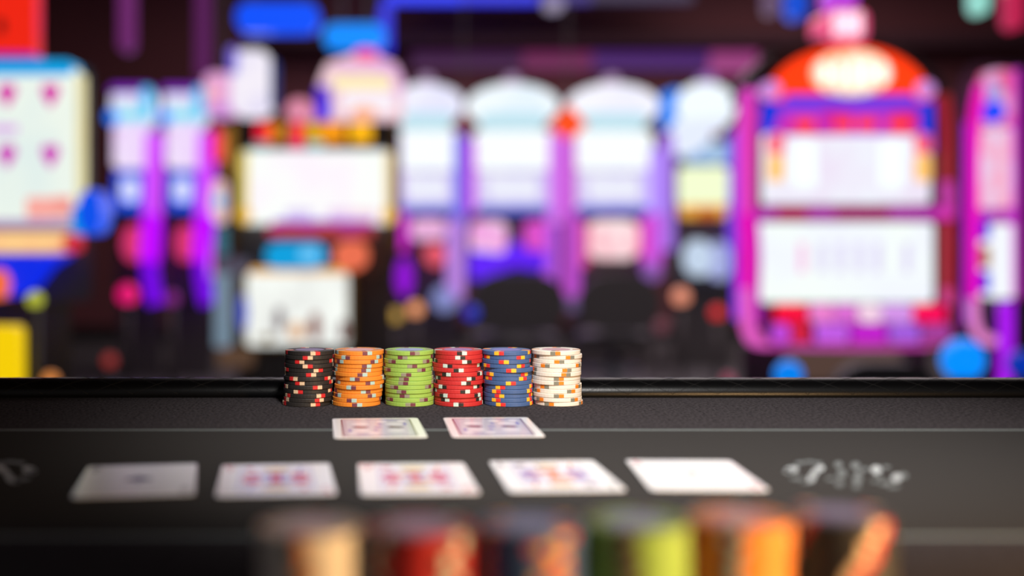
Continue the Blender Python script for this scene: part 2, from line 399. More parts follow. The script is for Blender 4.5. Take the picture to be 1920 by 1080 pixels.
def court(card, pal):
    """two-headed court figure inside a ruled panel"""
    a, b, c, hair, ch = pal
    W, Hh = 20.5, 35
    fr = flat('picture_panel', [(-W, -Hh), (W, -Hh), (W, Hh), (-W, Hh)], 'pale', card, 1)
    for s in (1, -1):
        q = lambda pts: [(s*x, s*y) for x, y in pts]
        flat('shoulder', q([(-19, 1), (-16, 13), (-10, 15), (-8, 3)]), a, fr, 2)
        flat('shoulder', q([(19, 1), (16, 13), (10, 15), (8, 3)]), a, fr, 2)
        flat('collar', q([(-7, 3), (-6, 14), (0, 17), (6, 14), (7, 3)]), b, fr, 2)
        flat('sash', q([(-19, 0.2), (-4, 10), (-2, 6), (-12, 0.2)]), c, fr, 3)
        flat('chest', q(ellipse(0, 6, 3.2, 6, 16)), ch, fr, 4)
        hd = flat('head', q(ellipse(0, 21, 4.6, 6, 18)), 'skin', fr, 3)
        flat('hair', q([(-5.5, 19), (-6, 26), (6, 26), (5.5, 19), (4, 24), (-4, 24)]), hair, fr, 4)
        flat('crown', q([(-6, 26), (-7, 33), (-3, 29), (0, 34), (3, 29), (7, 33), (6, 26)]), 'yellow', fr, 4)
        flat('sceptre', q([(12, 16), (13.5, 16), (16, 33), (14.5, 33)]), c, fr, 3)
        for x in (-W, W-0.7): flat('panel_rule', q([(x, 0), (x+0.7, 0), (x+0.7, Hh), (x, Hh)]), 'lilac', fr, 5)
        flat('panel_rule', q([(-W, Hh-0.7), (W, Hh-0.7), (W, Hh), (-W, Hh)]), 'lilac', fr, 5)
def card(x, y, deg, label, group):
    r = empty('playing_card', (x/1000, y/1000, T+0.0001), math.radians(deg)); tag(r, label, 'playing card', group)
    obj('card_stock', card_me, None, r)
    return r
G5 = 'face-up cards in the middle of the table'
c = card(-145.2, 690.0, 8.4, 'face-up black ace lying flat, dimmest card of the row of five', G5)
index(c, 'A', 'spade', 'black'); flat('pip', pip_outline('spade', 0, 1, 8), 'black', c)
c = card(-69.0, 692.2, 5.8, 'face-up red court card lying between the black ace and another court card', G5)
index(c, 'K', 'diamond', 'red'); court(c, ('rose', 'lilac', 'violet', 'yellow', 'red')); flat('pip', pip_outline('diamond', -15, 29, 3.6), 'red', c, 6); flat('pip', pip_outline('diamond', 15, -29, 3.6, -1), 'red', c, 6)
c = card(8.6, 695.4, 3.0, 'face-up pink and red court card, middle one of the row of five', G5)
index(c, 'Q', 'heart', 'red'); court(c, ('magenta', 'lilac', 'apricot', 'yellow', 'rose')); flat('pip', pip_outline('heart', -15, 29, 3.6), 'red', c, 6); flat('pip', pip_outline('heart', 15, -29, 3.6, -1), 'red', c, 6)
c = card(86.9, 703.2, 2.9, 'face-up court card with orange and violet picture beside the red ace', G5)
index(c, 'J', 'spade', 'black'); court(c, ('violet', 'mist', 'orange', 'plum', 'orange')); flat('pip', pip_outline('spade', -15, 29, 3.6), 'black', c, 6); flat('pip', pip_outline('spade', 15, -29, 3.6, -1), 'black', c, 6)
c = card(166.3, 705.5, -1.5, 'face-up red ace, brightest white card beside the printed ornament', G5)
index(c, 'A', 'heart', 'red'); flat('pip', pip_outline('heart', 0, 2, 3.6), 'red', c)
GH = 'face-down cards in front of the chip stacks'
def back(card):
    pn = flat('back_border', rrect(-25.6, 25.6, -38.5, 38.5, 1.5, 3), 'plum', card, 1)
    flat('back_panel', rrect(-24.4, 24.4, -37, 37, 1, 3), 'grey', pn, 2)
    flat('back_field', rrect(-22, 22, -34, 34, 1, 3), 'mist', pn, 3)
    for s in (1, -1):
        q = lambda pts: [(s*x, s*y) for x, y in pts]
        for x, y, rx, ry in ((12, 14, 6.5, 6), (12, -15, 6.5, 6), (4, 26, 4, 5), (18, 27, 3, 5)): flat('back_oval', q(ellipse(x, y, rx, ry, 18)), 'pale', pn, 4)
        flat('back_scroll', q([(6, 0), (9, -3), (15, -4.5), (19, -1), (15, 2), (10, 4)]), 'plum', pn, 5)
        flat('back_scroll', q([(3, 33), (11, 30), (20, 33), (11, 34)]), 'lilac', pn, 5)
        flat('back_scroll', q([(20, 6), (21.5, 14), (20, 22), (18.5, 14)]), 'violet', pn, 5)
        flat('back_scroll', q([(2, 8), (4, 14), (2, 20), (0, 14)]), 'lilac', pn, 5)
    flat('back_scroll', ellipse(0, 0, 3, 4, 16), 'lilac', pn, 5)
c = card(-15.6, 875.2, 3.8, 'face-down card with patterned back in front of orange and green stacks', GH); back(c)
c = card(64.9, 878.9, 2.0, 'face-down card with patterned back in front of red and blue stacks', GH); back(c)

# ------------------------------------------------------------------ casino hall: helpers for the machines
m_body = mat('machine_black', (84, 79, 80), 0.45, 0.5)
m_gloss = mat('machine_gloss', (54, 50, 54), 0.2, 0.5)
m_chrome = mat('brushed_steel', (150, 158, 166), 0.3, 0.5, 1.0)
m_brass = mat('brass_trim', (140, 108, 52), 0.35, 0.5, 0.9)
m_vinyl = mat('stool_vinyl', (88, 86, 88), 0.5, 0.4)
class Thing:
    def __init__(s, name, label, cat, px, Y, yaw=0, group=None):
        s.px, s.Y, s.s, s.c = px, Y, F/Y, math.cos(math.radians(yaw))
        s.root = empty(name, (PX(px, Y), Y, 0), math.radians(yaw)); tag(s.root, label, cat, group)
    def x(s, px): return (px-s.px)/s.s/s.c
    def z(s, py): return PZ(py, s.Y)
    def part(s, name, me, m, parent=None): return obj(name, me, m, parent or s.root)
    def slab(s, name, x0, x1, y0, y1, m, f, b, r=4, parent=None):
        return s.part(name, prism_xz(rrect(s.x(x0), s.x(x1), s.z(y1), max(0.0, s.z(y0)), r/s.s), f, b), m, parent)
    def taper(s, name, x0, x1, y0, y1, m, f, b, r=4, inset=0.14, parent=None):
        a, c, z0, z1 = s.x(x0), s.x(x1), (0.0 if y1 is None else max(0.0, s.z(y1))), s.z(y0)
        inset = min(inset, (c-a)*0.42)
        P = rrect(a, c, z0, z1, r/s.s); k = 1-2*inset/(c-a); mid = (a+c)/2; n = len(P)
        v = [(x, f, z) for x, z in P]+[(mid+(x-mid)*k, b, z) for x, z in P]
        fc = [list(range(n)), list(range(2*n-1, n-1, -1))]+[[i, i+n, (i+1) % n+n, (i+1) % n] for i in range(n)]
        return s.part(name, mesh('cabinet', v, fc), m, parent)
    def poly(s, name, pts, m, f, b, parent=None):
        return s.part(name, prism_xz([(s.x(a), s.z(c)) for a, c in pts], f, b), m, parent)
    def oval(s, name, cx, cy, rx, ry, m, f, b, parent=None, a0=0, a1=360):
        return s.part(name, prism_xz(ellipse(s.x(cx), s.z(cy), rx/s.s/s.c, ry/s.s, 28, a0, a1), f, b), m, parent)
    def box(s, name, x0, x1, z0, z1, m, f, b, bev=0.01, parent=None):
        return s.part(name, box_me(s.x(x0), s.x(x1), f, b, z0, z1, bev), m, parent)
    def tube(s, name, pts, r, m, parent=None):     # pts (px, py, y)
        return s.part(name, tube([(s.x(a), d, s.z(c)) for a, c, d in pts], r, 10), m, parent)
def smooth(pts, k=4):
    out = []
    for i in range(len(pts)-1):
        p0, p1, p2, p3 = pts[max(i-1, 0)], pts[i], pts[i+1], pts[min(i+2, len(pts)-1)]
        for q in range(k):
            t = q/k
            out.append(tuple(0.5*(2*p1[c]+(p2[c]-p0[c])*t+(2*p0[c]-5*p1[c]+4*p2[c]-p3[c])*t*t+(3*p1[c]-p0[c]-3*p2[c]+p3[c])*t**3) for c in range(len(p1))))
    return out+[pts[-1]]

WHITE = (240, 246, 248)
# ---- big machine with the red arch
g = Thing('slot_machine', 'tall slot machine with glowing red arch, two white screens and pink frame', 'slot machine', 1585, 4.5)
g.taper('cabinet', 1408, 1765, 655, None, m_body, 0.12, 0.6, 2, 0.2)
g.taper('cabinet_back', 1400, 1775, 150, 655, m_body, 0.10, 0.6, 40, 0.2)
g.poly('arch_shell', [(a, c) for a, c in ellipse(1592, 190, 200, -128, 28, 0, 180)], m_gloss, 0.06, 0.16)
sg = g.poly('arch_sign', ellipse(1595, 188, 150, -104, 28, 0, 180), glow((255, 58, 8), 1.25), 0.0, 0.06)
g.oval('sign_medallion', 1595, 138, 74, 44, glow((255, 226, 190), 1.1, (255, 170, 110), 9), -0.02, 0.0, sg)
for x, h in ((1540, 26), (1568, 36), (1596, 40), (1624, 36), (1652, 26)):
    g.oval('sign_bulb', x, 140, 9, h*0.8, glow((255, 248, 236), 1.4), -0.03, -0.02, sg)
g.slab('arch_ledge', 1470, 1715, 178, 205, glow((104, 60, 235), 0.95), -0.01, 0.05, 8)
for x, sx in ((1441, 1), (1738, -1)):
    g.oval('corner_lamp', x+4*sx, 168, 18, 16, glow((222, 150, 235), 0.9), -0.01, 0.05)
    g.poly('corner_glass', [(x-10*sx, 190), (x+28*sx, 190), (x+6*sx, 250), (x-10*sx, 250)] if sx > 0 else [(x-26, 190), (x+12, 190), (x+12, 285), (x-4, 270)], glow((0, 60, 235), 0.9), -0.005, 0.05)
tw = g.slab('topper', 1552, 1632, 14, 78, glow((236, 84, 130), 1.0), 0.02, 0.2, 20)
for x in (1572, 1590, 1608): g.slab('topper_tube', x-6, x+6, 22, 66, glow((255, 214, 232), 1.3), -0.01, 0.02, 5, tw)
g.slab('topper_tip', 1566, 1618, -40, 14, glow((196, 70, 235), 0.9), 0.05, 0.17, 22)
# neon frame
g.tube('outer_tube', [(a, c, 0.03) for a, c in smooth([(1388, 240), (1382, 400), (1384, 600)])], 0.012, glow((120, 50, 235), 0.95))
for nm, pts, col in (('neon_frame', [(1404, 168), (1396, 240), (1396, 400)], (222, 60, 190)), ('neon_frame', [(1397, 400), (1400, 480), (1398, 540)], (226, 0, 170)),
                     ('neon_frame', [(1398, 540), (1400, 600), (1412, 634), (1440, 640)], (222, 90, 190)),
                     ('neon_frame', [(1440, 640), (1600, 642), (1740, 640)], (196, 70, 168)),
                     ('neon_frame', [(1740, 640), (1768, 628), (1776, 590), (1776, 540)], (190, 54, 120)),
                     ('neon_frame', [(1776, 540), (1776, 470), (1776, 410)], (150, 26, 40)),
                     ('neon_frame', [(1776, 410), (1778, 385), (1776, 340)], (180, 50, 150)),
                     ('neon_frame', [(1776, 340), (1774, 240), (1766, 178)], (140, 26, 30))):
    g.tube(nm, [(a, c, 0.0) for a, c in smooth(pts)], 0.026, glow(col, 1.1))
for pts, col in (([(1419, 200), (1414, 300), (1412, 400)], (196, 40, 120)), ([(1416, 400), (1421, 480), (1419, 560), (1424, 610)], (196, 30, 190))):
    g.tube('neon_inner', [(a, c, 0.0) for a, c in smooth(pts)], 0.012, glow(col, 0.9))
hd = g.slab('header_panel', 1462, 1722, 206, 254, glow((226, 30, 150), 0.9, (190, 60, 225), 7), -0.01, 0.08, 8)
for x0, x1 in ((1488, 1526), (1562, 1596), (1604, 1640), (1664, 1704)):
    g.slab('header_letter', x0, x1, 222, 244, glow((255, 60, 30), 1.1), -0.02, -0.01, 5, hd)
us = g.slab('upper_screen', 1440, 1744, 250, 382, glow((238, 240, 250), 1.05, (236, 226, 244), 5), 0.0, 0.08, 6)
for x in (1508, 1672): g.slab('reel_window', x-22, x+22, 262, 350, glow((240, 252, 252), 1.15), -0.006, 0.0, 8, us)
for x in (1454, 1730):
    g.slab('reel_column', x-15, x+15, 290, 340, glow((255, 196, 110), 1.1), -0.006, 0.0, 6, us)
    g.slab('reel_column', x-15, x+15, 252, 288, glow((244, 90, 110), 1.1), -0.006, 0.0, 6, us)
md = g.slab('middle_band', 1424, 1784, 388, 412, glow((176, 44, 168), 1.0), -0.03, 0.06, 8)
for x0, x1, col in ((1452, 1508, (176, 4, 60)), (1560, 1660, (160, 16, 90)), (1745, 1784, (206, 50, 170))):
    g.slab('band_lamp', x0, x1, 390, 410, glow(col, 1.0), -0.04, -0.03, 6, md)
ls = g.slab('lower_screen', 1431, 1750, 417, 566, glow((240, 248, 244), 1.08, (236, 240, 248), 4), 0.0, 0.08, 8)
for x in (1504, 1540, 1575, 1610, 1645, 1700): g.slab('screen_column', x-7, x+7, 455, 512, glow((222, 214, 246) if x != 1504 else (248, 196, 232), 1.0), -0.004, 0.0, 4, ls)
dk = g.slab('button_deck', 1424, 1762, 566, 640, m_gloss, -0.10, 0.10, 10)
for x0, x1, col in ((1436, 1492, (255, 8, 60)), (1500, 1540, (240, 130, 210)), (1546, 1584, (224, 110, 214)), (1590, 1626, (250, 214, 236)), (1632, 1684, (216, 150, 236)), (1690, 1744, (255, 6, 90))):
    g.slab('lit_button', x0, x1, 568, 600, glow(col, 1.0), -0.13, -0.10, 8, dk)
for x0, x1, col in ((1430, 1462, (190, 70, 214)), (1466, 1500, (206, 30, 60)), (1510, 1570, (190, 90, 224)), (1576, 1640, (190, 30, 200)), (1646, 1700, (160, 90, 216)), (1706, 1756, (160, 60, 150))):
    g.slab('deck_lamp', x0, x1, 604, 636, glow(col, 1.1), -0.115, -0.10, 8, dk)
g.slab('belly_glass', 1490, 1705, 655, 720, glow((120, 92, 80), 0.45), 0.08, 0.13, 10)

# ---- neighbouring machine, turned so that its edge shows
g = Thing('slot_machine', 'slim angled slot machine with magenta neon edge, cut off by the photo edge', 'slot machine', 1862, 4.5, 0)
g.taper('cabinet', 1830, 2140, 640, None, m_body, 0.12, 0.6, 2, 0.27)
g.taper('cabinet_back', 1822, 2150, 110, 650, m_body, 0.10, 0.6, 40, 0.27)
g.tube('neon_edge', [(a, c, 0.0) for a, c in smooth([(1840, 160), (1828, 220), (1824, 330), (1824, 560)])], 0.022, glow((238, 0, 178), 1.05))
g.tube('neon_edge', [(a, c, 0.0) for a, c in smooth([(1824, 560), (1826, 600), (1840, 632), (1866, 640)])], 0.02, glow((226, 130, 200), 1.0))
g.tube('neon_tube', [(a, c, -0.01) for a, c in smooth([(1808, 230), (1808, 400), (1808, 610)])], 0.006, glow((130, 20, 220), 0.9))
g.slab('display_strip', 1858, 1898, 240, 390, glow((232, 210, 240), 1.0, (250, 170, 200), 9), 0.0, 0.1, 6)
g.slab('display_strip', 1858, 1900, 130, 235, glow((236, 96, 150), 0.95, (235, 170, 220), 9), 0.0, 0.1, 12)
g.slab('lower_display', 1862, 1898, 420, 560, glow((240, 244, 250), 1.05), 0.0, 0.1, 6)
g.slab('joint_band', 1846, 1900, 392, 416, glow((190, 60, 190), 0.9), -0.01, 0.1, 5)
g.oval('blue_lamp', 1860, 210, 17, 20, glow((0, 70, 250), 1.1), -0.03, 0.02)
g.oval('pale_lamp', 1860, 172, 16, 16, glow((190, 180, 250), 0.8), -0.02, 0.02)
for y, col in ((430, (70, 20, 230)), (482, (170, 104, 20)), (528, (40, 20, 235))): g.slab('edge_lamp', 1842, 1854, y-20, y+20, glow(col, 0.9), -0.01, 0.08, 5)
g.tube('leg_tube', [(1886, 566, 0), (1886, 640, 0), (1884, 740, 0)], 0.026, glow((176, 26, 246), 1.0))
g.slab('side_tube', 1901, 1908, 130, 560, glow((200, 30, 200), 0.9), -0.02, 0.08, 3)

# ---- gold framed machine
g = Thing('slot_machine', 'gold framed slot machine with domed topper above a wide white screen', 'slot machine', 592, 5.5)
g.taper('cabinet', 440, 735, 505, None, m_body, 0.12, 0.6, 2, 0.2)
g.taper('cabinet_back', 436, 742, 225, 520, m_body, 0.10, 0.6, 8, 0.2)
for x in (434, 742): g.slab('gold_post', x-8, x+8, 226, 470, m_brass, 0.02, 0.1, 6)
for x in (458, 730): g.oval('corner_lamp', x, 404, 14, 16, glow((240, 190, 70), 1.0), -0.02, 0.0)
g.slab('screen_underglow', 510, 700, 412, 424, glow((150, 90, 226), 1.0), -0.012, 0.0, 5)
g.slab('post_glow', 396, 412, 240, 304, glow((240, 0, 90), 1.1), 0.0, 0.06, 6)
g.slab('post_glow', 412, 428, 250, 300, glow((240, 110, 60), 0.95), 0.0, 0.06, 6)
g.oval('post_glow', 410, 378, 18, 42, glow((244, 200, 196), 0.95), 0.02, 0.08)
g.oval('post_glow', 410, 376, 8, 14, glow((40, 180, 240), 1.2), 0.0, 0.02)
g.slab('post_glow', 402, 424, 424, 480, glow((60, 120, 140), 0.8), 0.02, 0.08, 6)
g.slab('post_glow', 424, 440, 232, 330, glow((150, 108, 36), 0.8), -0.01, 0.02, 6)  # brass trim, no lamp; its gold gleam is put in as glow
tp = g.poly('topper_dome', [(598, 226), (596, 150), (612, 116), (660, 100), (700, 100), (742, 116), (758, 150), (756, 226)], glow((232, 178, 226), 1.0, (244, 206, 216), 6), 0.04, 0.14)
g.slab('topper_stripe', 622, 736, 140, 166, glow((252, 238, 180), 1.05), 0.02, 0.04, 10, tp)
g.slab('topper_panel', 640, 740, 170, 210, glow((246, 236, 244), 1.05), 0.02, 0.04, 10, tp)
g.oval('topper_crest', 686, 100, 24, 12, glow((240, 60, 150), 1.0), 0.02, 0.2, tp)
g.oval('topper_gem', 682, 212, 24, 13, glow((255, 180, 140), 1.0), 0.0, 0.02, tp)
g.slab('topper_side', 590, 620, 160, 226, glow((104, 60, 220), 0.9), 0.03, 0.2, 8)
g.oval('topper_side_lamp', 608, 204, 10, 14, glow((20, 20, 235), 1.1), 0.0, 0.03)
g.oval('pink_lamp', 560, 206, 26, 24, glow((240, 150, 180), 0.85), 0.04, 0.2)
hd = g.slab('name_board', 452, 732, 228, 276, m_gloss, 0.0, 0.1, 6)
for x0, x1, col in ((482, 502, (222, 20, 50)), (506, 520, (220, 110, 10)), (528, 544, (120, 104, 30)), (548, 568, (240, 10, 60)), (574, 596, (190, 150, 20)), (600, 644, (226, 140, 10)), (658, 696, (236, 170, 10))):
    g.slab('board_letter', x0-2, x1+2, 230, 268, glow(col, 1.25), -0.02, 0.0, 5, hd)
for x, col in ((492, (40, 160, 170)), (592, (90, 200, 210)), (556, (230, 20, 130))): g.oval('board_lamp', x, 272, 16, 7, glow(col, 0.9), -0.015, 0.0, hd)
sc = g.slab('main_screen', 456, 732, 282, 420, glow((242, 248, 242), 1.1, (244, 236, 244), 3), 0.0, 0.1, 8)
g.slab('screen_border', 450, 466, 284, 416, glow((236, 214, 110), 0.95), -0.008, 0.05, 5, sc)
g.slab('screen_border', 722, 736, 284, 416, glow((244, 216, 150), 0.95), -0.008, 0.05, 5, sc)
for x, col in ((560, (222, 206, 246)), (640, (236, 206, 240)), (680, (248, 220, 232))): g.slab('screen_symbol', x-26, x+26, 392, 418, glow(col, 1.0), -0.004, 0.0, 8, sc)
g.slab('red_sill', 502, 700, 421, 446, glow((196, 60, 120), 0.8, (200, 70, 60), 10), -0.02, 0.1, 8)
g.slab('lit_button', 502, 610, 455, 504, glow((0, 160, 222), 1.0), -0.1, 0.1, 22)
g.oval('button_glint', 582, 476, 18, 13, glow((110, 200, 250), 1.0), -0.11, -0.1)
g.slab('lit_button', 628, 690, 452, 506, glow((236, 112, 80), 1.0), -0.1, 0.1, 24)
bl = g.slab('belly_frame', 440, 664, 500, 655, m_brass, 0.04, 0.12, 8)
bs = g.slab('belly_screen', 462, 652, 512, 648, glow((240, 244, 238), 1.1, (224, 226, 222), 8), 0.0, 0.04, 8, bl)
g.slab('belly_band', 470, 650, 503, 514, glow((240, 180, 90), 1.0), -0.01, 0.04, 4, bl)
for x, y, rx, ry, col in ((456, 586, 10, 34, (70, 90, 214)), (524, 600, 9, 24, (120, 100, 110)), (590, 612, 12, 26, (150, 90, 80)), (556, 620, 16, 16, (244, 190, 140)), (644, 620, 8, 20, (110, 50, 60)), (500, 634, 12, 8, (150, 130, 90))):
    g.oval('reel_figure', x, y, rx, ry, glow(col, 0.8), -0.006, 0.0, bs)
g.slab('side_post', 404, 432, 502, 650, glow((120, 142, 160), 0.9), -0.04, 0.06, 6)  # metal post; its grey-blue brightness is put in as glow
g.slab('side_shelf', 408, 466, 486, 512, glow((84, 80, 98), 0.9), -0.06, 0.06, 6)
g.slab('foot_glass', 404, 470, 655, 690, glow((124, 92, 70), 0.5), 0.06, 0.13, 6)

# ---- sign cluster behind it
g = Thing('hanging_sign', 'pale lavender lit sign box hanging above the purple machines', 'sign', 468, 6.6)
g.slab('sign_box', 432, 506, 94, 216, glow((232, 226, 248), 1.0, (246, 240, 250), 5), 0.0, 0.2, 22)
g.slab('sign_edge', 428, 446, 88, 140, glow((130, 110, 230), 0.9), -0.02, 0.15, 8)
g.slab('sign_rim', 504, 516, 110, 200, glow((10, 50, 120), 0.8), 0.02, 0.18, 5)
g.slab('hanger', 464, 470, -150, 96, m_body, 0.08, 0.12, 2)
g = Thing('hanging_sign', 'small pink lit sign box hanging beside the lavender sign', 'sign', 410, 7.1)
g.slab('sign_box', 382, 438, 136, 216, glow((246, 178, 190), 1.0, (226, 160, 226), 6), 0.0, 0.2, 18)
g.slab('sign_foot', 386, 470, 196, 216, glow((214, 150, 226), 0.9), -0.02, 0.1, 8)
g.slab('hanger', 407, 413, -150, 138, m_body, 0.08, 0.12, 2)

# ---- pair of slim violet machines
for k, dx in enumerate((0, 98)):
    g = Thing('slot_machine', ['slim violet slot machine with blue screen next to the card screen machine', 'slim violet slot machine with blue screen next to the gold framed machine'][k],
              'slot machine', 250+dx, 7.6, 0, 'slim violet slot machines')
    q = lambda v: v+dx
    g.taper('cabinet', q(214), q(296), 560, None, m_body, 0.12, 0.6, 2, 0.2)
    g.taper('cabinet_back', q(210), q(300), 175, 570, m_body, 0.10, 0.6, 6, 0.2)
    tb = g.slab('top_box', q(208), q(290), 164, 240, glow((226, 214, 250), 1.0, (226, 236, 250), 9), 0.0, 0.1, 22)
    g.slab('top_rim', q(206), q(286), 160, 176, glow((130, 40, 190), 0.9), -0.01, 0.08, 8, tb)
    g.slab('top_edge', q(266), q(286), 164, 214, glow((0, 190, 240), 1.1), -0.02, 0.0, 8, tb)
    g.oval('top_lamp', q(211), 220, 11, 14, glow((0, 120, 250), 1.2), -0.03, 0.05, tb)
    g.slab('top_band', q(216), q(284), 206, 226, glow((120, 226, 245), 1.0), -0.015, 0.0, 8, tb)
    g.slab('upper_screen', q(212), q(276), 234, 316, glow((238, 226, 248), 1.05, (232, 200, 246), 7), 0.0, 0.12, 10)
    g.slab('lower_screen', q(214), q(270), 320, 396, glow((20, 80, 240), 0.95), 0.0, 0.12, 10)
    g.slab('screen_picture', q(228), q(260), 334, 378, glow((214, 220, 252), 1.05), -0.01, 0.0, 10)
    g.slab('button_deck', q(220), q(264), 408, 420, m_gloss, -0.1, 0.12, 4)
    g.oval('pink_lamp', q(250), 456, 20, 34, glow((230, 56, 120), 0.9), -0.02, 0.1)
    g.tube('neon_strip', [(q(a), c, -0.03) for a, c in smooth([(292, 250), (290, 320), (287, 400)])], 0.056, glow((206, 70, 246), 1.1))
    g.tube('neon_strip', [(q(a), c, -0.03) for a, c in smooth([(287, 400), (285, 450), (282, 490)])], 0.062, glow((186, 0, 250), 1.15))
    g.tube('neon_strip', [(q(a), c, -0.03) for a, c in smooth([(282, 490), (286, 530), (294, 570)])], 0.05, glow((120, 0, 236), 1.0))
    if k: g.tube('neon_edge', [(q(a), c, -0.05) for a, c in smooth([(300, 260), (298, 380), (300, 520)])], 0.012, glow((244, 130, 240), 0.9))

# ---- stools, globe lamps
def stool(px, ytop, Y, wpx, label, group=None):
    g = Thing('casino_stool', label, 'stool', px, Y, 0, group); s_ = F/Y; w_ = wpx/s_
    zt = g.z(ytop); zs = max(0.32, zt-0.42)
    pts = rrect(-w_/2, w_/2, zs+0.04, zt, w_*0.46, 8)
    g.part('backrest', prism_xz(pts, -0.22, -0.15), m_vinyl)
    g.part('seat', lathe([(0, zs-0.06), (w_*0.42, zs-0.06), (w_*0.48, zs-0.03), (w_*0.47, zs+0.01), (w_*0.4, zs+0.03), (0, zs+0.035)], 24), m_vinyl)
    g.part('post', lathe([(0, 0.02), (0.03, 0.02), (0.03, zs-0.05), (0, zs-0.05)], 14), m_chrome)
    g.part('base', lathe([(0, 0), (0.2, 0), (0.2, 0.012), (0.05, 0.035), (0, 0.035)], 24), m_chrome)
    g.part('footrest', tube([(0.15*math.cos(2*PI*i/16), 0.15*math.sin(2*PI*i/16), zs*0.4) for i in range(17)], 0.01, 6), m_chrome)
def globe(px, py, Y, rpx, col, k, label):
    g = Thing('globe_lamp', label, 'lamp', px, Y, 0, 'small globe lamps on the casino floor'); r = rpx*Y/F; z = g.z(py)
    prof = [(0, z-r)]+[(r*math.sin(PI*i/10), z-r*math.cos(PI*i/10)) for i in range(1, 10)]+[(0, z+r)]
    g.part('globe', lathe(prof, 20), glow(col, k))
    g.part('collar', lathe([(0, z-r*1.1), (r*0.55, z-r*1.1), (r*0.62, z-r*0.8), (0, z-r*0.8)], 16), m_chrome)
    g.part('post', lathe([(0, 0.01), (0.014, 0.01), (0.014, z-r*1.05), (0, z-r*1.05)], 12), m_body)
    g.part('base', lathe([(0, 0), (0.09, 0), (0.09, 0.01), (0.03, 0.025), (0, 0.025)], 20), m_body)

